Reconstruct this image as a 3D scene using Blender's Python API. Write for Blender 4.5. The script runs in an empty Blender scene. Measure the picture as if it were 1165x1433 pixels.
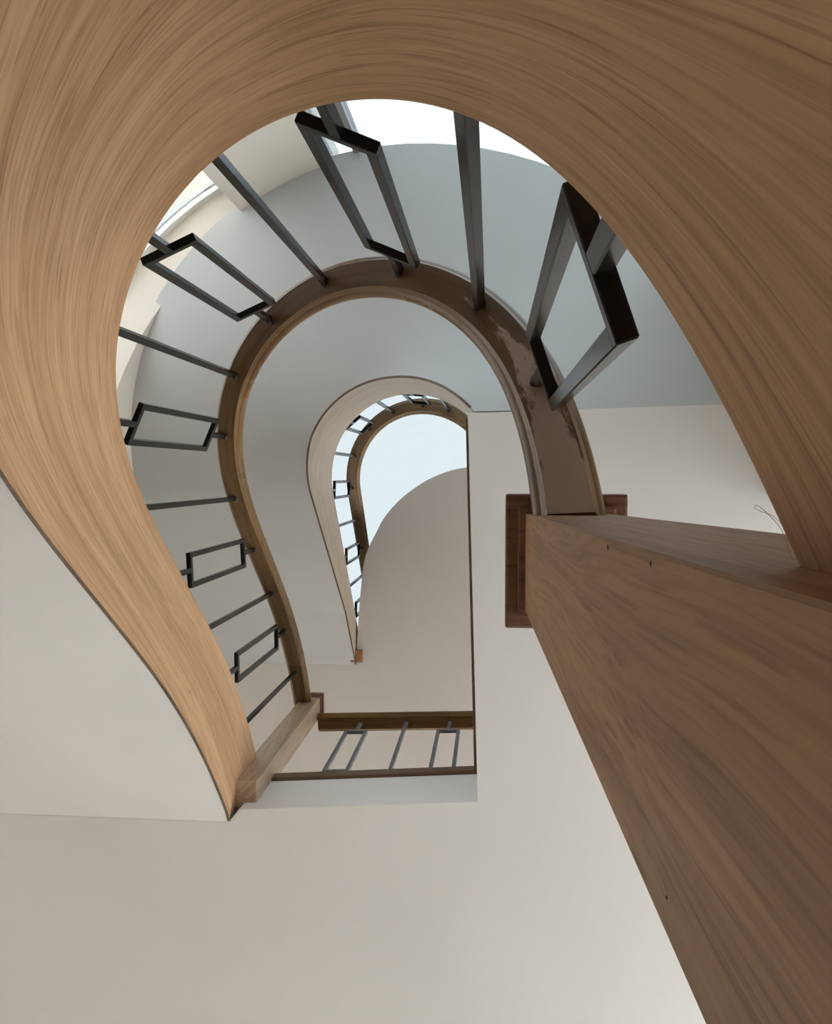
import bpy, bmesh, math, random
from mathutils import Vector, Matrix, noise as mnoise
random.seed(7)
PI = math.pi
scene = bpy.context.scene
COL = scene.collection

# ------------------------------------------------------------------ camera
F_PX, VX, VY = 1172.0, 687.0, 663.0          # focal length in pixels, image of the zenith
def norm3(v): return Vector(v).normalized()
_z = norm3((VX-582.5, VY-716.5, F_PX))
_x = Vector((1, 0, 0)); _x = (_x-_z*_x.dot(_z)).normalized()
_y = _z.cross(_x)
right = Vector((_x[0], _y[0], _z[0])); down = Vector((_x[1], _y[1], _z[1])); fwd = Vector((_x[2], _y[2], _z[2]))
cam_d = bpy.data.cameras.new('camera'); cam = bpy.data.objects.new('camera', cam_d); COL.objects.link(cam)
M = Matrix((right, -down, -fwd)).transposed().to_4x4()
cam.matrix_world = M
cam_d.sensor_fit = 'HORIZONTAL'; cam_d.sensor_width = 36.0; cam_d.lens = F_PX*36.0/1165.0
cam_d.clip_start = 0.01; cam_d.clip_end = 200
scene.camera = cam

# ------------------------------------------------------------------ world, sun, exposure
w = bpy.data.worlds.new('sky'); scene.world = w; w.use_nodes = True
bg = w.node_tree.nodes['Background']
bg.inputs['Color'].default_value = (0.92, 0.96, 1.0, 1); bg.inputs['Strength'].default_value = 2.2
sun_d = bpy.data.lights.new('sun', 'SUN'); sun_d.energy = 9.0; sun_d.angle = 0.02; sun_d.color = (1, 0.86, 0.68)
sun = bpy.data.objects.new('sun', sun_d); COL.objects.link(sun)
sun.rotation_euler = Vector((0.92, -0.30, -0.30)).to_track_quat('-Z', 'Y').to_euler()
vs = scene.view_settings
vs.view_transform = 'Standard'; vs.look = 'None'; vs.gamma = 1.0; vs.use_curve_mapping = False
vs.exposure = 1.68

# ------------------------------------------------------------------ materials
def mat(name, col=(.8, .8, .8), rough=.6, metal=0.0, spec=.5):
    m = bpy.data.materials.new(name); m.use_nodes = True
    b = m.node_tree.nodes['Principled BSDF']
    b.inputs['Base Color'].default_value = (*col, 1); b.inputs['Roughness'].default_value = rough
    b.inputs['Metallic'].default_value = metal; b.inputs['Specular IOR Level'].default_value = spec
    return m, m.node_tree, b
def ramp(nt, stops):
    r = nt.nodes.new('ShaderNodeValToRGB'); e = r.color_ramp.elements
    while len(e) < len(stops): e.new(.5)
    for el, (p, c) in zip(e, stops): el.position = p; el.color = (*c, 1)
    return r
def tex_noise(nt, vec, scale, detail=4, rough=.55, dist=0):
    n = nt.nodes.new('ShaderNodeTexNoise'); n.inputs['Scale'].default_value = scale
    n.inputs['Detail'].default_value = detail; n.inputs['Roughness'].default_value = rough; n.inputs['Distortion'].default_value = dist
    nt.links.new(vec, n.inputs['Vector']); return n
def mapping(nt, src, scale, rot=(0, 0, 0)):
    m = nt.nodes.new('ShaderNodeMapping'); m.inputs['Scale'].default_value = scale; m.inputs['Rotation'].default_value = rot
    nt.links.new(src, m.inputs['Vector']); return m.outputs['Vector']
def bump(nt, b, height, strength, dist=.002):
    n = nt.nodes.new('ShaderNodeBump'); n.inputs['Strength'].default_value = strength; n.inputs['Distance'].default_value = dist
    nt.links.new(height, n.inputs['Height']); nt.links.new(n.outputs['Normal'], b.inputs['Normal'])
def mixc(nt, fac, a, b_, mode='MIX'):
    n = nt.nodes.new('ShaderNodeMix'); n.data_type = 'RGBA'; n.blend_type = mode
    if isinstance(fac, (int, float)): n.inputs[0].default_value = fac
    else: nt.links.new(fac, n.inputs[0])
    for k, v in ((6, a), (7, b_)):
        if isinstance(v, tuple): n.inputs[k].default_value = (*v, 1)
        else: nt.links.new(v, n.inputs[k])
    return n.outputs[2]

def plaster(name, col, var=.03):
    m, nt, b = mat(name, col, .85, 0, .25)
    g = nt.nodes.new('ShaderNodeNewGeometry')
    n = tex_noise(nt, g.outputs['Position'], 1.7, 5)
    r = ramp(nt, [(.3, tuple(c*(1-var) for c in col)), (.7, tuple(min(1, c*(1+var)) for c in col))])
    nt.links.new(n.outputs['Fac'], r.inputs['Fac']); nt.links.new(r.outputs['Color'], b.inputs['Base Color'])
    n2 = tex_noise(nt, g.outputs['Position'], 160, 3)
    bump(nt, b, n2.outputs['Fac'], .06, .001)
    return m
def wood(name, dark, mid, light, rough=.45, src='UV', sc=(1.0, 50, 50), spec=.35, streak=.6):
    """grain runs along local X of the chosen coordinates (metres)"""
    m, nt, b = mat(name, mid, rough, 0, spec)
    tc = nt.nodes.new('ShaderNodeTexCoord'); v = tc.outputs[src]
    warp = tex_noise(nt, mapping(nt, v, (1.3, 5, 5)), 1.0, 2)
    add = nt.nodes.new('ShaderNodeVectorMath'); add.operation = 'MULTIPLY_ADD'
    nt.links.new(warp.outputs['Color'], add.inputs[0]); add.inputs[1].default_value = (0.05, .07, .07); nt.links.new(v, add.inputs[2])
    vw = add.outputs['Vector']
    broad = tex_noise(nt, mapping(nt, vw, (sc[0]*.8, sc[1]*.32, sc[2]*.32)), 1.0, 4, .6)
    fine = tex_noise(nt, mapping(nt, vw, (sc[0]*4.0, sc[1]*3.2, sc[2]*3.2)), 1.0, 5, .65)
    pore = tex_noise(nt, mapping(nt, vw, (sc[0]*8, sc[1]*5.0, sc[2]*5.0)), 1.0, 2, .5)
    r1 = ramp(nt, [(.25, dark), (.5, mid), (.78, light)])
    nt.links.new(broad.outputs['Fac'], r1.inputs['Fac'])
    r2 = ramp(nt, [(.30, (.50, .44, .38)), (.56, (1, 1, 1))]); nt.links.new(fine.outputs['Fac'], r2.inputs['Fac'])
    c = mixc(nt, streak, r1.outputs['Color'], r2.outputs['Color'], 'MULTIPLY')
    r3 = ramp(nt, [(.33, (.40, .33, .27)), (.42, (1, 1, 1))]); nt.links.new(pore.outputs['Fac'], r3.inputs['Fac'])
    c = mixc(nt, .42, c, r3.outputs['Color'], 'MULTIPLY')
    nt.links.new(c, b.inputs['Base Color'])
    bump(nt, b, fine.outputs['Fac'], .12, .0015)
    return m

MP_WALL = plaster('plaster_wall', (.74, .69, .615))
MP_CEIL = plaster('plaster_ceiling', (.72, .69, .65))
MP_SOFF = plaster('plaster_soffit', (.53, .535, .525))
MP_WHITE = plaster('white_paint', (.87, .875, .885), .015)
M_OAK = wood('oak_veneer', (.31, .176, .088), (.465, .281, .154), (.575, .365, .215), .6, spec=.15)
M_OAK_POST = wood('oak_post', (.27, .15, .072), (.38, .225, .115), (.46, .285, .155), .48, 'UV', (.8, 58, 58), spec=.15)
M_OAK_LIT = wood('oak_veneer_lit', (.46, .37, .27), (.56, .47, .36), (.64, .55, .44), .4)  # oak lightened to paint in the bright light on the upper stringer
M_RAIL_LIT = wood('handrail_lit', (.28, .19, .11), (.38, .27, .16), (.46, .34, .21), .35)  # handrail timber with the light on the upper rail put into its colour
M_POST_SHEEN = wood('oak_post_sheen', (.40, .29, .19), (.52, .39, .27), (.60, .46, .33), .4)  # post oak made paler: glossy reflection on the landing newel painted in
M_CAP = wood('cap_mahogany', (.21, .11, .075), (.30, .17, .12), (.38, .23, .17), .35, 'Object', (2, 30, 30))
M_NOSE = wood('nosing_wood', (.10, .06, .03), (.15, .09, .05), (.20, .13, .07), .4, 'Object', (2, 30, 30))
M_STEP = wood('step_wood', (.25, .15, .09), (.34, .21, .13), (.42, .27, .17), .45, 'Object', (2, 30, 30))
M_FLOOR = wood('floor_boards', (.05, .034, .022), (.08, .054, .035), (.11, .075, .05), .5, 'Object', (1, 12, 12))

# varnished handrail, the underside dusty and worn bare in patches towards its lower end
def rail_material():
    m, nt, b = mat('handrail_varnish', (.16, .085, .03), .3, 0, .3)
    tc = nt.nodes.new('ShaderNodeTexCoord'); v = tc.outputs['UV']
    n = tex_noise(nt, mapping(nt, v, (2.5, 60, 1)), 1, 5)
    r = ramp(nt, [(.3, (.11, .06, .022)), (.55, (.18, .10, .04)), (.8, (.26, .155, .066))])
    nt.links.new(n.outputs['Fac'], r.inputs['Fac']); nt.links.new(r.outputs['Color'], b.inputs['Base Color'])
    rr = tex_noise(nt, mapping(nt, v, (4, 30, 1)), 1, 3)
    r2 = ramp(nt, [(.3, (.24,)*3), (.7, (.4,)*3)]); nt.links.new(rr.outputs['Fac'], r2.inputs['Fac'])
    nt.links.new(r2.outputs['Color'], b.inputs['Roughness']); b.inputs['Specular Tint'].default_value = (1, .78, .45, 1)
    return m
def rail_under_material():
    m, nt, b = mat('handrail_underside', (.13, .07, .03), .6, 0, .15)
    tc = nt.nodes.new('ShaderNodeTexCoord'); v = tc.outputs['UV']
    n = tex_noise(nt, mapping(nt, v, (3, 50, 1)), 1, 5)
    r = ramp(nt, [(.3, (.10, .055, .02)), (.6, (.17, .098, .042)), (.85, (.23, .14, .066))])
    nt.links.new(n.outputs['Fac'], r.inputs['Fac'])
    # worn bare, dusty wood: strong at the first half metre of this rail, ragged edge
    sep = nt.nodes.new('ShaderNodeSeparateXYZ'); nt.links.new(v, sep.inputs[0])
    p = tex_noise(nt, mapping(nt, v, (9, 42, 1)), 1, 6, .65)
    a = nt.nodes.new('ShaderNodeMath'); a.operation = 'MULTIPLY_ADD'; a.inputs[1].default_value = -1.15; a.inputs[2].default_value = .62
    nt.links.new(sep.outputs['X'], a.inputs[0])
    ab = nt.nodes.new('ShaderNodeMath'); ab.operation = 'ABSOLUTE'; nt.links.new(sep.outputs['Y'], ab.inputs[0])
    e = nt.nodes.new('ShaderNodeMath'); e.operation = 'MULTIPLY_ADD'; e.inputs[1].default_value = -16; nt.links.new(ab.outputs[0], e.inputs[0]); nt.links.new(a.outputs[0], e.inputs[2])
    s = nt.nodes.new('ShaderNodeMath'); s.operation = 'MULTIPLY_ADD'; s.inputs[1].default_value = 1.3; nt.links.new(p.outputs['Fac'], s.inputs[0]); nt.links.new(e.outputs[0], s.inputs[2])
    k = ramp(nt, [(.62, (0, 0, 0)), (.72, (1, 1, 1))]); nt.links.new(s.outputs[0], k.inputs['Fac'])
    c = mixc(nt, k.outputs['Color'], r.outputs['Color'], (.50, .385, .325))
    nt.links.new(c, b.inputs['Base Color'])
    return m
M_RAIL = rail_material(); M_RAILU = rail_under_material()

def metal_material(name, base):
    m, nt, b = mat(name, base, .24, 0, .14)
    g = nt.nodes.new('ShaderNodeTexCoord')
    n = tex_noise(nt, mapping(nt, g.outputs['Object'], (30, 30, 4)), 1, 4)
    r = ramp(nt, [(.3, tuple(c*.8 for c in base)), (.7, tuple(c*1.25 for c in base))]); nt.links.new(n.outputs['Fac'], r.inputs['Fac'])
    nt.links.new(r.outputs['Color'], b.inputs['Base Color'])
    return m
M_METAL = metal_material('black_gloss_steel', (.014, .013, .012)); M_METAL_LIT = metal_material('gloss_steel_lit', (.16, .175, .20))  # second steel has the light caught by the landing balusters painted in
M_COLLAR = mat('collar_bronze', (.045, .028, .018), .4, .4)[0]
M_DARK = mat('dark_fleck', (.02, .013, .01), .7)[0]
M_FRAME = mat('window_frame_white', (.80, .80, .78), .4)[0]
M_FRAMEG = mat('window_frame_grey', (.22, .22, .22), .4)[0]
def glass(name, tint):
    m = bpy.data.materials.new(name); m.use_nodes = True; nt = m.node_tree
    nt.nodes.remove(nt.nodes['Principled BSDF']); out = nt.nodes['Material Output']
    t = nt.nodes.new('ShaderNodeBsdfTransparent'); t.inputs['Color'].default_value = (*tint, 1)
    gl = nt.nodes.new('ShaderNodeBsdfGlossy'); gl.inputs['Roughness'].default_value = .03
    mx = nt.nodes.new('ShaderNodeMixShader'); mx.inputs[0].default_value = .04
    nt.links.new(t.outputs[0], mx.inputs[1]); nt.links.new(gl.outputs[0], mx.inputs[2])
    nt.links.new(mx.outputs[0], out.inputs['Surface'])
    return m
M_GLASS = glass('clear_glass', (.97, .98, .98)); M_SKYGLASS = glass('tinted_skylight_glass', (.355, .37, .372)); M_GREYGLASS = glass('grey_stair_glass', (.42, .45, .46)); M_PALEGLASS = glass('pale_grey_glass', (.54, .55, .55))

# ------------------------------------------------------------------ mesh helpers
def link(o, parent=None):
    COL.objects.link(o)
    if parent is not None: o.parent = parent
    return o
def mesh_obj(name, verts, faces, material, parent=None, uvs=None, smooth=False, mats=None, midx=None):
    me = bpy.data.meshes.new(name); me.from_pydata([tuple(v) for v in verts], [], faces)
    for m_ in (mats or [material]): me.materials.append(m_)
    if midx:
        for p, i in zip(me.polygons, midx): p.material_index = i
    if uvs:
        l = me.uv_layers.new(name='UVMap')
        for p in me.polygons:
            for li in p.loop_indices: l.data[li].uv = uvs[me.loops[li].vertex_index]
    if smooth:
        for p in me.polygons: p.use_smooth = True
    me.update()
    bm = bmesh.new(); bm.from_mesh(me); bmesh.ops.recalc_face_normals(bm, faces=bm.faces); bm.to_mesh(me); bm.free()
    return link(bpy.data.objects.new(name, me), parent)
def box_data(x0, x1, y0, y1, z0, z1):
    v = [(x0,y0,z0),(x1,y0,z0),(x1,y1,z0),(x0,y1,z0),(x0,y0,z1),(x1,y0,z1),(x1,y1,z1),(x0,y1,z1)]
    f = [(0,3,2,1),(4,5,6,7),(0,1,5,4),(1,2,6,5),(2,3,7,6),(3,0,4,7)]
    return v, f
def join_data(parts):
    V, Fc = [], []
    for v, f in parts:
        o = len(V); V += list(v); Fc += [tuple(i+o for i in q) for q in f]
    return V, Fc
def prism_data(poly, z0, z1):
    n = len(poly)
    v = [(x, y, z0) for x, y in poly]+[(x, y, z1) for x, y in poly]
    f = [tuple(range(n-1, -1, -1)), tuple(range(n, 2*n))]+[(i, (i+1) % n, n+(i+1) % n, n+i) for i in range(n)]
    return v, f
def bevelled(o, width=.002, seg=2):
    bm = bmesh.new(); bm.from_mesh(o.data)
    bmesh.ops.bevel(bm, geom=[e for e in bm.edges if e.calc_face_angle(0) > .5], offset=width, segments=seg, affect='EDGES', profile=.6)
    bm.to_mesh(o.data); bm.free(); return o
def tag(o, label=None, cat=None, group=None, kind=None):
    if label: o['label'] = label
    if cat: o['category'] = cat
    if group: o['group'] = group
    if kind: o['kind'] = kind
    return o
def empty(name, loc=(0, 0, 0)):
    o = bpy.data.objects.new(name, None); o.location = loc; o.empty_display_size = .1; return link(o)
def put(o, parent):          # parent a mesh built in world coordinates under an empty at its base
    o.parent = parent; o.location = o.location-parent.location; return o

# ------------------------------------------------------------------ stair curves (metres, camera at the origin)
C1 = [[0.082,0.2967,-0.0546],[0.1088,0.024,0.2643],[0.0439,-0.2274,0.5734],[-0.1317,-0.4028,0.8743],[-0.3769,-0.4676,1.1632],
      [-0.6278,-0.403,1.4539],[-0.8266,-0.2319,1.7568],[-0.9241,0.013,2.0803],[-0.923,0.292,2.4145],[-0.8982,0.5909,2.7322],
      [-0.9,0.908,3.0176],[-0.9228,1.2342,3.2768],[-0.9596,1.5623,3.5177]]
def spline(t, C=C1):
    k = min(len(C)-4, max(0, int(math.floor(t)))); u = t-k
    b = ((1-u)**3/6, (3*u**3-6*u*u+4)/6, (-3*u**3+3*u*u+3*u+1)/6, u**3/6)
    return Vector([sum(b[j]*C[k+j][i] for j in range(4)) for i in range(3)])
class Flight1:
    drop = .80                                  # string top to underside of the rail
    def __init__(s):
        n = 600; s.T = [-.25+i*(10.05+.25)/n for i in range(n+1)]; P = [spline(t) for t in s.T]
        s.S = [0]
        for a, b in zip(P, P[1:]): s.S.append(s.S[-1]+(b.xy-a.xy).length)
        s.length = s.S[-1]
    def t_of(s, q):
        q = max(0, min(q, s.length)); lo, hi = 0, len(s.S)-1
        while hi-lo > 1:
            m_ = (lo+hi)//2
            if s.S[m_] <= q: lo = m_
            else: hi = m_
        u = (q-s.S[lo])/(s.S[hi]-s.S[lo]); return s.T[lo]*(1-u)+s.T[hi]*u
    def s_of(s, t):
        i = min(range(len(s.T)), key=lambda k: abs(s.T[k]-t)); return s.S[i]
    def top(s, q): return spline(s.t_of(q))
    def tan(s, q):
        e = .004; d = s.top(min(q+e, s.length))-s.top(max(q-e, 0)); return d.normalized()
    def out(s, q): d = s.tan(q); return Vector((d.y, -d.x, 0)).normalized()*-1
    def depth(s, q):
        p = (q-s.s_of(5.9))/1.2; return .583+(.420-.583)*max(0, min(1, p))
class Flight2:
    drop = .743; xr, R, yc, RY, z0, sl = .057, .485, .110, .497, 3.393, .932
    length = 2.72
    def top(s, q):
        a = max(0, min(PI, q/s.R)); x = s.xr-s.R+s.R*math.cos(a); y = s.yc-s.RY*math.sin(a)
        if q < 0: y -= q
        if q > PI*s.R: y += q-PI*s.R
        return Vector((x, y, s.z0+s.sl*q))
    def tan(s, q): e = .004; return (s.top(q+e)-s.top(q-e)).normalized()
    def out(s, q): d = s.tan(q); return Vector((d.y, -d.x, 0)).normalized()*-1
    def depth(s, q): return .706+(.309-.706)*max(0, min(1, (q-1.232)/1.056))
FL1, FL2 = Flight1(), Flight2()
WC, WR = Vector((-.425, .105)), 1.41             # centre and radius of the curved stair wall

# ------------------------------------------------------------------ the setting
FZ = -.45                                         # ground floor
XL, XR, YB = -1.90, 3.4, 4.4
struct = lambda o: tag(o, kind='structure')
struct(mesh_obj('floor', *box_data(XL-.3, XR+.3, -1.9, YB+.3, FZ-.15, FZ), M_FLOOR))

WIN = {}                                          # openings of the curved wall: phi0, phi1, z0, z1
WIN['a'] = (math.radians(118), math.radians(163), 2.35, 3.80)
WIN['b'] = (math.radians(40), math.radians(101), 1.7, 5.0)
def curved_wall():
    ph = sorted(set([i*PI/60 for i in range(61)]+[WIN[k][j] for k in WIN for j in (0, 1)]))
    zz = sorted(set([FZ-.1, 0, 1.0, 6.0, 7.0, 8.3]+[WIN[k][j] for k in WIN for j in (2, 3)]))
    th = .32
    solid = lambda i, j: 0 <= i < len(ph)-1 and 0 <= j < len(zz)-1 and not any(
        a <= (ph[i]+ph[i+1])/2 <= b and c <= (zz[j]+zz[j+1])/2 <= d for a, b, c, d in WIN.values())
    V, Fc, idx = [], [], {}
    def v(i, j, k):
        if (i, j, k) not in idx:
            r = WR+k*th; idx[(i, j, k)] = len(V)
            V.append((WC.x+r*math.cos(ph[i]), WC.y-r*math.sin(ph[i]), zz[j]))
        return idx[(i, j, k)]
    for i in range(len(ph)-1):
        for j in range(len(zz)-1):
            if not solid(i, j): continue
            for k in (0, 1): Fc.append((v(i,j,k), v(i+1,j,k), v(i+1,j+1,k), v(i,j+1,k)))
            for di, dj, e in ((-1,0,((i,j),(i,j+1))), (1,0,((i+1,j),(i+1,j+1))), (0,-1,((i,j),(i+1,j))), (0,1,((i,j+1),(i+1,j+1)))):
                if not solid(i+di, j+dj):
                    (a, b), (c, d) = e; Fc.append((v(a,b,0), v(c,d,0), v(c,d,1), v(a,b,1)))
    return struct(mesh_obj('wall_stair', V, Fc, MP_WALL))
curved_wall()

def wall_boxes(name, axis, at, th, lo, hi, z0, z1, holes, material=None):
    """straight wall perpendicular to axis with rectangular holes (a0, a1, z0, z1), built from solid blocks"""
    parts = []; cuts = sorted({lo, hi}|{h[0] for h in holes}|{h[1] for h in holes})
    for a, b in zip(cuts, cuts[1:]):
        hs = sorted((h[2], h[3]) for h in holes if h[0] <= a and h[1] >= b); z = z0
        for c, d in hs+[(z1, z1)]:
            if c > z: parts.append(box_data(at, at+th, a, b, z, c) if axis == 'x' else box_data(a, b, at, at+th, z, c))
            z = d
    return struct(mesh_obj(name, *join_data(parts), material or MP_WALL))
levels = [(-.1, 2.6), (3.9, 5.1), (6.5, 7.9)]
HR = [(.4, 4.1, *levels[0]), (.6, 4.1, *levels[1])]
HF = [(1.7, 3.1, *levels[0]), (-1.0, .6, *levels[1]), (1.2, 2.6, *levels[1])]
wall_boxes('wall_left', 'x', XL-.3, .3, .105, YB, FZ-.1, 8.3, [])
wall_boxes('wall_right', 'x', XR, .3, -.2, YB+.3, FZ-.1, 8.3, HR)
wall_boxes('wall_front', 'y', YB, .3, XL-.3, XR, FZ-.1, 8.3, HF)
wall_boxes('wall_back', 'y', -.2, .3, WC.x+WR, XR, FZ-.1, 8.3, [])

win_n = [0]
def flat_window(axis, at, a0, a1, z0, z1, npan, name=None):
    win_n[0] += 1
    wd = empty(name or 'window_%d' % win_n[0]); tag(wd, kind='structure')
    fr = .06
    def bx(a, b, c, d, t0, t1): return box_data(at+t0, at+t1, a, b, c, d) if axis == 'x' else box_data(a, b, at+t0, at+t1, c, d)
    parts = [bx(a0, a1, z0, z0+fr, .1, .16), bx(a0, a1, z1-fr, z1, .1, .16)]
    for i in range(npan+1):
        x = a0+(a1-a0-fr)*i/npan; parts.append(bx(x, x+fr, z0+fr, z1-fr, .1, .16))
    mesh_obj('window_frame', *join_data(parts), M_FRAME, wd)
    for i in range(npan):
        x = a0+(a1-a0-fr)*i/npan
        mesh_obj('pane', *bx(x+fr, x+(a1-a0-fr)/npan, z0+fr, z1-fr, .126, .134), M_GLASS, wd)
    mesh_obj('window_sill', *bx(a0-.04, a1+.04, z0-.04, z0, -.03, .1), MP_WHITE, wd)
for h in HR: flat_window('x', XR, *h, 3)
for h in HF: flat_window('y', YB, *h, 2)
def curved_window(key, depth, npan, material, fr=.05, pane=None, transom=None, bars=None):
    win_n[0] += 1
    wd = empty('window_%d' % win_n[0]); tag(wd, kind='structure')
    p0, p1, z0, z1 = WIN[key]; r = WR+depth
    pt = lambda p, rr, z: (WC.x+rr*math.cos(p), WC.y-rr*math.sin(p), z)
    def seg(pa, pb, za, zb, ra, rb, n=8):
        V, Fc = [], []
        for i in range(n+1):
            p = pa+(pb-pa)*i/n; V += [pt(p, ra, za), pt(p, rb, za), pt(p, rb, zb), pt(p, ra, zb)]
        for i in range(n):
            o = 4*i
            for k in range(4): Fc.append((o+k, o+(k+1) % 4, o+4+(k+1) % 4, o+4+k))
        Fc += [(0, 1, 2, 3), tuple(4*n+k for k in (3, 2, 1, 0))]
        return V, Fc
    dp = fr/r
    parts = [seg(p0, p1, z0, z0+fr, r, r+.05), seg(p0, p1, z1-fr, z1, r, r+.05)]
    if transom: parts += [seg(p0+dp, p1-dp, t-.025, t+.025, r, r+.05) for t in transom]
    cuts = [p0]+(bars or [p0+(p1-p0-dp)*i/npan for i in range(1, npan)])+[p1-dp]
    for p in cuts: parts.append(seg(p, p+dp, z0+fr, z1-fr, r-.01, r+.06, 2))
    mesh_obj('window_frame', *join_data(parts), material, wd)
    for p, pn in zip(cuts, cuts[1:]):
        mesh_obj('pane', *seg(p+dp, pn, z0+fr, z1-fr, r+.02, r+.028), pane or M_GLASS, wd)
    mesh_obj('window_sill', *seg(p0, p1, z0-.02, z0+.005, WR-.03, r), MP_WHITE, wd)
curved_window('a', .20, 2, M_FRAME, pane=M_PALEGLASS)
curved_window('b', .03, 2, M_FRAMEG, .03, M_GREYGLASS, bars=[math.radians(94.5)])

# landing slab of the first floor (its underside is the ceiling of the hall)
SB1, ST1 = 2.87, 3.14
TL, TR = (-.078, -.207), (-.04, 1.139); FLc = (-.889, 1.197)
poly1 = [(XL, 1.245), (-.93, 1.245), FLc, TR, TL, (.98, -.235), (.985, .1), (XR, .1), (XR, YB), (XL, YB)]
def slab(name, poly, z0, z1, side):
    v, f = prism_data(poly, z0, z1)
    return struct(mesh_obj(name, v, f, MP_CEIL, mats=[MP_CEIL, MP_WHITE], midx=[0, 0]+[1]*len(poly)))
slab('ceiling', poly1, SB1, ST1, MP_WHITE)
# timber floor of the landing with its dark nosing
def inset(p, q, d):    # offset point p->q edge to the left
    t = (Vector(q)-Vector(p)).normalized(); return Vector((t.y, -t.x))*d
struct(mesh_obj('floor', *prism_data([(XL, 1.262), (-.93, 1.262), (-.889, 1.207), (-.036, 1.15), (-.072, -.2), (.98, -.225), (.985, .1), (XR, .1), (XR, YB), (XL, YB)], ST1, 3.185), M_STEP))
def nosing(name, a, b, over, back, z0, z1):
    a, b = Vector(a), Vector(b); t = (b-a).normalized(); n = Vector((t.y, -t.x))
    return struct(bevelled(mesh_obj(name, *prism_data([tuple(a+n*over), tuple(b+n*over), tuple(b-n*back), tuple(a-n*back)], z0, z1), M_NOSE), .004))
nosing('trim_1', (-.845, FLc[1]-.003), (TR[0]-.012, TR[1]), .012, .07, ST1+.001, 3.20)
nosing('trim_2', (TR[0], TR[1]+.07), TL, .016, .07, ST1+.001, 3.20)

# second-floor slab with its bowed edge
SB2, ST2 = 5.62, 5.88
arc2 = [(-.923, 1.31), (-.908, 1.191), (-.899, 1.053), (-.888, .894), (-.876, .768), (-.858, .612), (-.822, .499), (-.78, .415), (-.717, .298),
        (-.607, .173), (-.452, .058), (-.297, -.012), (-.159, -.043), (.0, -.06), (.3, -.075), (.98, -.08)]
def smooth_poly(pts, n=5):
    out = []
    for i in range(len(pts)-1):
        p0 = Vector(pts[max(i-1, 0)]); p1 = Vector(pts[i]); p2 = Vector(pts[i+1]); p3 = Vector(pts[min(i+2, len(pts)-1)])
        for k in range(n):
            u = k/n; out.append(tuple(.5*((2*p1)+(p2-p0)*u+(2*p0-5*p1+4*p2-p3)*u*u+(3*p1-p0-3*p2+p3)*u**3)))
    return out+[pts[-1]]
slab('ceiling', [(XL, 1.31)]+smooth_poly(arc2)+[(.985, .1), (XR, .1), (XR, YB), (XL, YB)], SB2, ST2, MP_WHITE)

# roof with the skylight over the well
RZ = 8.2; sx0, sx1, sy0, sy1 = -1.78, .6, -1.2, 1.75
struct(mesh_obj('ceiling', *join_data([box_data(XL-.3, sx0, -1.9, YB+.3, RZ, RZ+.2), box_data(sx1, XR+.3, -1.9, YB+.3, RZ, RZ+.2),
                                       box_data(sx0, sx1, -1.9, sy0, RZ, RZ+.2), box_data(sx0, sx1, sy1, YB+.3, RZ, RZ+.2)]), MP_WHITE))
win_n[0] += 1
sk = empty('window_%d' % win_n[0]); tag(sk, kind='structure')
mesh_obj('window_frame', *join_data([box_data(sx0, sx1, sy0, sy0+.06, RZ+.12, RZ+.2), box_data(sx0, sx1, sy1-.06, sy1, RZ+.12, RZ+.2),
                                     box_data(sx0, sx0+.06, sy0, sy1, RZ+.12, RZ+.2), box_data(sx1-.06, sx1, sy0, sy1, RZ+.12, RZ+.2)]), M_FRAME, sk)
mesh_obj('pane', *box_data(sx0+.06, sx1-.06, sy0+.06, sy1-.06, RZ+.15, RZ+.16), M_SKYGLASS, sk)

# ------------------------------------------------------------------ staircases
def sweep(name, rows, material, parent, uvrows=None, closed_profile=True, mats=None, prof_mat=None, smooth=True):
    n = len(rows[0]); V = [p for r in rows for p in r]; Fc, mi = [], []
    for i in range(len(rows)-1):
        for k in range(n if closed_profile else n-1):
            k2 = (k+1) % n; Fc.append((i*n+k, i*n+k2, (i+1)*n+k2, (i+1)*n+k)); mi.append(prof_mat[k] if prof_mat else 0)
    if closed_profile:
        Fc.append(tuple(range(n-1, -1, -1))); Fc.append(tuple((len(rows)-1)*n+k for k in range(n))); mi += [0, 0]
    uv = [u for r in uvrows for u in r] if uvrows else None
    o = mesh_obj(name, V, Fc, material, parent, uv, smooth, mats, mi)
    if smooth: o.data.set_sharp_from_angle(angle=math.radians(35))
    return o
def frange(a, b, n): return [a+(b-a)*i/n for i in range(n+1)]
TH = .036
def build_string(fl, q0, q1, parent, n=160, skew=0, zb=None, material=None):
    rows, uvs = [], []
    M_ = 6
    for q in frange(q0, q1, n):
        T_, o_ = fl.top(q), fl.out(q); qb = q+skew*(q-q0)/(q1-q0)
        Bt, ob = fl.top(qb), fl.out(qb); d = fl.depth(qb); zl = Bt.z-d if zb is None else zb(qb)
        B = Vector((Bt.x, Bt.y, zl)); row, uv = [], []
        for k in range(M_+1):                                   # inner (well) face, top to bottom
            u = k/M_; row.append(T_.lerp(B, u)); uv.append((q, -u*d))
        for k in range(M_, -1, -1):                             # outer face back up
            u = k/M_; row.append((T_+o_*TH).lerp(B+ob*TH+Vector((0, 0, .06)), u)); uv.append((q+.37, .05+u*d))
        rows.append(row); uvs.append(uv)
    return sweep('stringer', rows, material, parent, uvs)
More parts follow.
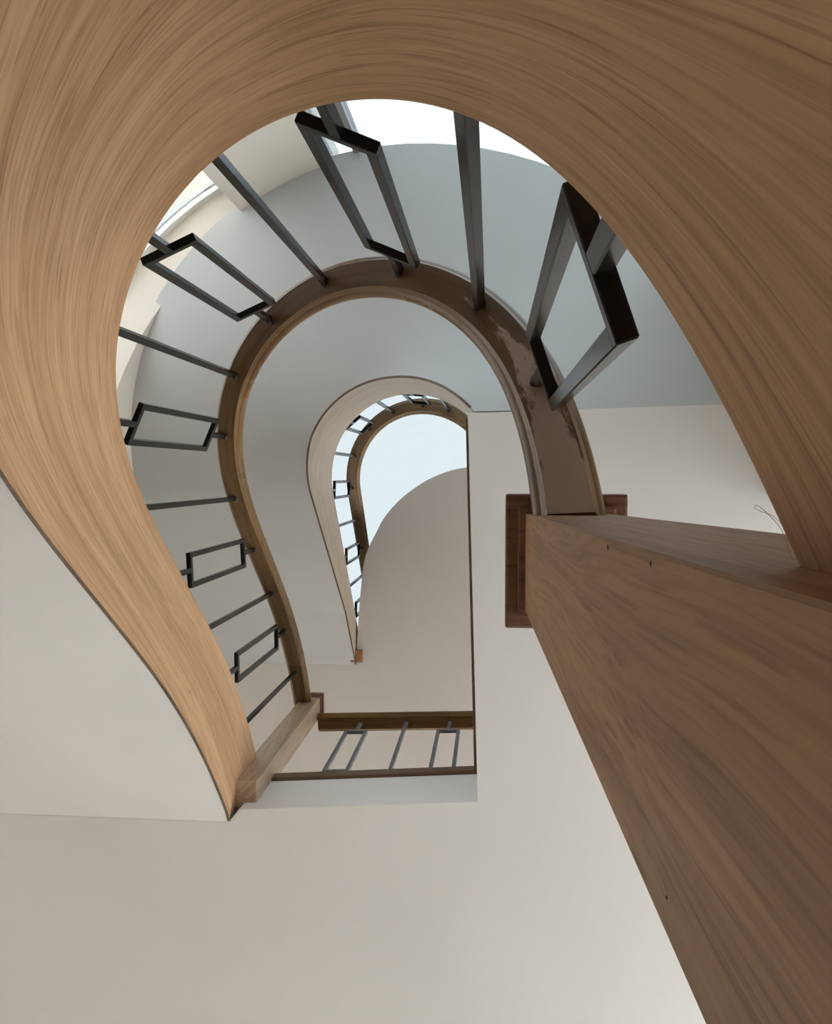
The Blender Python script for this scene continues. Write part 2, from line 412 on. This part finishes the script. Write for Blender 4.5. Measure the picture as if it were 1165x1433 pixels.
def build_soffit(fl, q0, q1, parent, W, zfun, phi=None, n=120, material=None):
    rows = []
    for q in frange(q0, q1, n):
        p, o = fl.top(q), fl.out(q); z = zfun(q)
        a = Vector((p.x, p.y, 0))+o*.002
        b = a+o*W if phi is None else phi(q, a, o, W)
        row = [Vector((*a.lerp(b, k/6).xy, z)) for k in range(7)]+[Vector((*a.lerp(b, k/6).xy, z+.05)) for k in range(6, -1, -1)]
        rows.append(row)
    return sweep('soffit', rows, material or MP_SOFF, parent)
def edge_bead(fl, q0, q1, zfun, parent, n=140):
    rows = []
    for q in frange(q0, q1, n):
        p, o, z = fl.top(q), fl.out(q), zfun(q)
        rows.append([Vector((*(p+o*a).xy, z+b)) for a, b in ((-.0035, .002), (.006, .004), (.006, -.0015), (-.0035, -.0015))])
    return sweep('edge_bead', rows, M_NOSE, parent)
def build_steps(fl, q0, q1, zbase, ztop, n, W, parent):
    rise = (ztop-zbase)/n
    for i in range(n):
        a, b = q0+(q1-q0)*i/n, q0+(q1-q0)*(i+1)/n; z1 = fl.top(a).z-.055; zr = fl.top(max(a-(b-a), 0)).z-.055
        c = a+(b-a)*.12
        ring = lambda qs: [tuple(fl.top(q).xy+fl.out(q).xy*w) for q, w in ((qs[0], TH+.002), (qs[1], TH+.002), (qs[1], W), (qs[0], W))]
        parts = [prism_data(ring((a, b)), z1-.035, z1)]
        if i: parts.append(prism_data(ring((a, c)), zr-.03, z1-.035))
        mesh_obj('step', *join_data(parts), M_STEP, parent)

st1 = empty('staircase', (0.1, 0.02, FZ))
tag(st1, 'lower curved flight whose tan oak stringer sweeps overhead, closest to the viewer', 'staircase', 'curved stair flights')
qe = FL1.s_of(9.62)
QE1 = FL1.s_of(10.03)
def zb1(q):
    u = max(0, min(1, (q-QE1+.35)/.35)); return (FL1.top(q).z-FL1.depth(q)+.004)+u*u*(SB1+.002-(FL1.top(QE1).z-FL1.depth(QE1)+.004))
def phi1(q, a, o, W):
    u = max(0, min(1, (q-QE1+.9)/.6)); u = u*u*(3-2*u)
    return a+(o*(1-u)+Vector((-1, 0, 0))*u).normalized()*W
put(build_string(FL1, FL1.s_of(-.2), qe, st1, material=M_OAK, skew=FL1.s_of(10.03)-qe, zb=lambda q: zb1(q)+.002), st1)
put(edge_bead(FL1, FL1.s_of(.3), QE1-.005, zb1, st1), st1)
put(build_soffit(FL1, FL1.s_of(.3), FL1.s_of(10.03), st1, 1.0, zb1, phi1, material=MP_CEIL), st1)
n0 = len(bpy.data.objects)
build_steps(FL1, FL1.s_of(.1), FL1.s_of(9.95), FZ, 3.0, 18, .9, st1)
for o in list(st1.children):
    if o.name.startswith('step'): put(o, st1)

st2 = empty('staircase', (0.0, -.2, 3.2))
tag(st2, 'upper curved flight seen beyond the first handrail, with pale grey plaster underside', 'staircase', 'curved stair flights')
Q0 = .34
def zb2(q):
    z = FL2.top(q).z-FL2.depth(q); u = max(0, min(1, (q-Q0)/.45)); u = u*u*(3-2*u)
    lin = SB1+.002+(q-Q0)*.80
    return lin*(1-u)+z*u
put(build_string(FL2, .16, 2.62, st2, material=M_OAK_LIT, skew=.10, n=120, zb=lambda q: max(zb2(q), SB1+.29) if q < Q0 else zb2(q)+.002), st2)
def phi2(q, a, o, W):
    u = max(0, min(1, (q-Q0)/.6)); u = u*u*(3-2*u)
    an = q/FL2.R; r0 = FL2.R+W; c = Vector((FL2.xr-FL2.R, FL2.yc, 0))
    if an >= PI: return a+o*(W+.05)
    p0 = .237+(an-Q0/FL2.R)*.5; p = p0*(1-u)+an*u
    return c+Vector((r0*math.cos(p), -r0*math.sin(p), 0))
put(edge_bead(FL2, Q0+.02, 2.715, zb2, st2), st2)
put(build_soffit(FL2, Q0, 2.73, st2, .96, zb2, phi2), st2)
build_steps(FL2, .36, 2.6, 3.2, 5.7, 13, .86, st2)
for o in list(st2.children):
    if o.name.startswith('step'): put(o, st2)

# ------------------------------------------------------------------ handrails
PROF = [(-.029, 0), (.029, 0), (.031, .004), (.034, .0065), (.0355, .011), (.040, .0135), (.0445, .019), (.046, .026), (.044, .033), (.037, .038),
        (.036, .042), (.030, .048), (.016, .052), (0, .053)]
PROF = PROF+[(-x, z) for x, z in reversed(PROF[2:-1])]
PMAT = [1]+[0]*(len(PROF)-1)
def handrail(pts, parent, off=0.0, u0=0.0, mats=None):
    """pts: list of (point on underside centre line, horizontal outward unit, tangent)"""
    rows, uvs = [], []; L = u0; prev = None
    for p, o, t in pts:
        if prev is not None: L += (p-prev).length
        prev = p; up = o.cross(t).normalized()
        if up.z < 0: up = -up
        rows.append([p+o*x+up*z for x, z in PROF]); uvs.append([(L, x if k < 2 else x*1.4+z) for k, (x, z) in enumerate(PROF)])
    return sweep('handrail', rows, M_RAIL, parent, uvs, mats=mats or [M_RAIL, M_RAILU], prof_mat=PMAT)
def rail_pts(fl, q0, q1, n, off):
    out = []
    for q in frange(q0, q1, n):
        o = fl.out(q); out.append((fl.top(q)+Vector((0, 0, fl.drop))+o*off, o, fl.tan(q)))
    return out

# ------------------------------------------------------------------ balusters
BW = .016
def bar_mesh(name, x0, x1, z0, z1, hy=BW/2, material=None):
    bm = bmesh.new(); v, f = box_data(x0, x1, -hy, hy, z0, z1)
    vs_ = [bm.verts.new(c) for c in v]
    for q in f: bm.faces.new([vs_[i] for i in q])
    bmesh.ops.bevel(bm, geom=list(bm.edges), offset=.0012, segments=1, affect='EDGES')
    bmesh.ops.recalc_face_normals(bm, faces=bm.faces)
    me = bpy.data.meshes.new(name); bm.to_mesh(me); bm.free(); me.materials.append(material or M_METAL); return me
def collar_mesh():
    bm = bmesh.new(); n = 14; prof = [(.0135, 0), (.0135, -.004), (.0115, -.009), (.009, -.012)]
    rings = [[bm.verts.new((r*math.cos(2*PI*i/n), r*math.sin(2*PI*i/n), z)) for i in range(n)] for r, z in prof]
    for a, b in zip(rings, rings[1:]):
        for i in range(n): bm.faces.new((a[i], a[(i+1) % n], b[(i+1) % n], b[i]))
    bm.faces.new(rings[-1]); bm.faces.new(list(reversed(rings[0])))
    bmesh.ops.recalc_face_normals(bm, faces=bm.faces)
    me = bpy.data.meshes.new('collar'); bm.to_mesh(me); bm.free(); me.materials.append(M_COLLAR); return me
ME_COLLAR = collar_mesh()
def baluster_set(H, m_=None, za=.09):
    hw, zb = .055, .665*H/.8
    h = BW/2
    return dict(H=H, straight=bar_mesh('baluster', -h, h, -.03, H+.012, material=m_),
                stub=None, lower=bar_mesh('lower_stub', -h, h, -.03, za, material=m_), upper=bar_mesh('upper_stub', -h, h, zb, H+.012, material=m_),
                bot=bar_mesh('bottom_bar', -hw, hw, za, za+BW, material=m_), top=bar_mesh('top_bar', -hw, hw, zb-BW, zb, material=m_),
                side=bar_mesh('side_bar', -h, h, za+BW-.001, zb-BW+.001, material=m_))
BS1, BS2, BS3 = baluster_set(.80), baluster_set(.743), baluster_set(.80, M_METAL_LIT, .125)
def place_baluster(parent, base, tangent, kind, bs):
    ang = math.atan2(tangent.y, tangent.x); loc = Vector(base)-parent.location
    def ob(name, me, par, l=(0, 0, 0), r=0):
        o = bpy.data.objects.new(name, me); COL.objects.link(o); o.parent = par; o.location = l; o.rotation_euler = (0, 0, r); return o
    if kind == 's':
        b = ob('baluster', bs['straight'], parent, loc, ang)
    else:
        b = ob('framed_baluster', bs['lower'], parent, loc, ang)
        ob('upper_stub', bs['upper'], b); ob('frame_bar', bs['bot'], b); ob('frame_bar', bs['top'], b)
        for s in (-1, 1): ob('frame_bar', bs['side'], b, (s*(.055-BW/2), 0, 0))
    ob('collar', ME_COLLAR, b, (0, 0, bs['H']+.002))
    return b

rl1 = empty('stair_railing', tuple(FL1.top(FL1.s_of(.1))))
tag(rl1, 'large dark steel railing with brass-brown handrail curving round the lower flight', 'railing', 'stair railings')
put(handrail(rail_pts(FL1, FL1.s_of(-.08), FL1.s_of(9.75), 150, .004), rl1), rl1)
T1 = [.646, 1.375, 2.225, 3.057, 3.847, 4.658, 5.456, 6.265, 7.015, 7.701, 8.331, 9.067]
for i, t in enumerate(T1):
    q = FL1.s_of(t); place_baluster(rl1, FL1.top(q)+FL1.out(q)*.009, FL1.tan(q), 's' if i % 2 else 'f', BS1)

rl2 = empty('stair_railing', tuple(FL2.top(.3)))
tag(rl2, 'small distant railing curving round the upper flight against the bright skylight', 'railing', 'stair railings')
put(handrail(rail_pts(FL2, .06, 2.6, 110, .004), rl2, u0=3.0, mats=[M_RAIL_LIT, M_RAIL_LIT]), rl2)
for i, q in enumerate([.37, .563, .722, .915, 1.10, 1.30, 1.51, 1.73, 1.945, 2.15, 2.35, 2.52]):
    place_baluster(rl2, FL2.top(q)+FL2.out(q)*.009, FL2.tan(q), 's' if i % 2 else 'f', BS2)

# landing balustrade: along the front edge, then along the straight side of the opening
rl3 = empty('landing_railing', (-.4, 1.21, 3.2))
tag(rl3, 'short straight railing of three balusters along the first floor landing edge', 'railing')
A, B_, Cc = Vector((-.84, 1.226, 4.0)), Vector((.005, 1.192, 4.0)), Vector((.0, -.10, 4.0))
dAB = (B_-A).normalized(); oAB = Vector((-dAB.y, dAB.x, 0))
put(handrail([(A+dAB*d, oAB, dAB) for d in (0, .2, .4, .6, (B_-A).length+.046)], rl3, u0=3.0), rl3)
dBC = (Cc-B_).normalized(); oBC = Vector((-dBC.y, dBC.x, 0))
put(handrail([(B_+dBC*d, oBC, dBC) for d in (.046, .4, .8, (Cc-B_).length)], rl3, u0=3.0), rl3)
for k, x in zip('fsf', (-.628, -.403, -.192)):
    place_baluster(rl3, (x, A.y+(B_.y-A.y)*(x-A.x)/(B_.x-A.x), 3.2), dAB, k, BS3)
for i in range(5):
    place_baluster(rl3, B_+dBC*(.22+.2*i)-Vector((0, 0, .8)), dBC, 'sfsfs'[i], BS3)

# ------------------------------------------------------------------ newel posts
def newel(x0, x1, y0, y1, z0, z1, cap, label, lean=(0, 0), material=None):
    base = Vector(((x0+x1)/2, (y0+y1)/2, z0)); e = empty('newel_post', tuple(base)); tag(e, label, 'newel post', 'newel posts')
    hx, hy = (x1-x0)/2, (y1-y0)/2; n = 10; h = z1-z0
    rows, uvs = [], []
    c = .0015; ring = [(-hx+c, -hy), (hx-c, -hy), (hx, -hy+c), (hx, hy-c), (hx-c, hy), (-hx+c, hy), (-hx, hy-c), (-hx, -hy+c)]
    per = [0]
    for a, b in zip(ring, ring[1:]): per.append(per[-1]+(Vector(b)-Vector(a)).length)
    for i in range(n+1):
        z = h*i/n; dx, dy = lean[0]*(z-h), lean[1]*(z-h)
        rows.append([Vector((x+dx, y+dy, z)) for x, y in ring]); uvs.append([(z, per[k]) for k in range(8)])
    o = sweep('post', rows, material or M_OAK_POST, e, uvs, smooth=False)
    oh, th = cap
    cp = mesh_obj('cap', *box_data(-hx-oh, hx+oh, -hy-oh, hy+oh, h+.004, h+th), M_CAP, e); bevelled(cp, .004)
    if oh > .015:
        cm = mesh_obj('cap_moulding', *join_data([box_data(-hx-.35*oh, hx+.35*oh, -hy-.35*oh, hy+.35*oh, h-.008, h+.006)]), M_CAP, e); bevelled(cm, .003)
    return e
np1 = newel(.048, .162, .055, .190, FZ, 1.17, (.027, .03), 'massive square oak newel post at right with reddish square cap', lean=(-.0168, .0298))
np2 = newel(-.935, -.845, 1.115, 1.215, 2.93, 4.08, (.018, .028), 'small oak newel post at the landing corner where the lower flight ends', material=M_POST_SHEEN)
np3 = newel(.02, .11, -.17, -.07, 3.2, 4.35, (.018, .028), 'oak newel post on the landing at the foot of the upper flight')
np4 = newel(-.945, -.865, 1.20, 1.28, 5.58, 6.85, (.018, .028), 'tiny dark newel post at the top end of the upper flight')

# dark flecks (plugged nail holes) on the near newel post
def ray_px(px, py):
    return right*(px-582.5)+down*(py-716.5)+fwd*F_PX
def on_newel(px, py):
    d = ray_px(px, py); best = None           # left face (x0) and back face (y0) of the leaning post
    for ax, c, ln in ((0, .048, -.0168), (1, .055, .0298)):
        # c + ln*(z-1.17) = d[ax]/d.z*z
        z = (c-ln*1.17)/(d[ax]/d.z-ln)
        if z > 0 and (best is None or z > best[0]): best = (z, ax)
    z, ax = best; return d*(z/d.z), ax
for px, py, r in ((851, 766, .003), (911, 789, .0022), (934, 1256, .0014)):
    p, ax = on_newel(px, py); V, Fc = [], []; n = 7
    e1 = Vector((0, 1, 0)) if ax == 0 else Vector((1, 0, 0)); nn = Vector((-1, 0, 0)) if ax == 0 else Vector((0, -1, 0))
    V = [p+e1*r*math.cos(2*PI*i/n)+Vector((0, 0, 1.6*r*math.sin(2*PI*i/n)))-nn*.0004 for i in range(n)]+[p+nn*.0005]
    Fc = [(i, (i+1) % n, n) for i in range(n)]+[tuple(range(n-1, -1, -1))]
    put(mesh_obj('nail_hole', V, Fc, M_DARK, np1), np1)

# a stray thread caught on the lower edge of the stringer beside the newel post
def tube(name, pts, r, material, n=5):
    rows = []
    for i, p in enumerate(pts):
        t = (pts[min(i+1, len(pts)-1)]-pts[max(i-1, 0)]).normalized(); a = t.orthogonal().normalized(); b = t.cross(a)
        rows.append([p+a*r*math.cos(2*PI*k/n)+b*r*math.sin(2*PI*k/n) for k in range(n)])
    return sweep(name, rows, material, None)
key = [(1108, 781), (1099, 752), (1090, 735), (1074, 718), (1060, 707), (1057, 711), (1066, 716), (1082, 722), (1096, 735), (1101, 742)]
kz = [.262, .275, .285, .295, .30, .302, .302, .30, .298, .296]
kp = [ray_px(x, y)*(z/ray_px(x, y).z) for (x, y), z in zip(key, kz)]
sm = []
for i in range(len(kp)-1):
    p0, p1, p2, p3 = kp[max(i-1, 0)], kp[i], kp[i+1], kp[min(i+2, len(kp)-1)]
    for k in range(5):
        u = k/5; sm.append(.5*((2*p1)+(p2-p0)*u+(2*p0-5*p1+4*p2-p3)*u*u+(3*p1-p0-3*p2+p3)*u**3))
sm.append(kp[-1])
tag(tube('loose_thread', sm, .0001, M_STEP), 'thin stray thread looped between the stringer and the big newel post', 'thread')
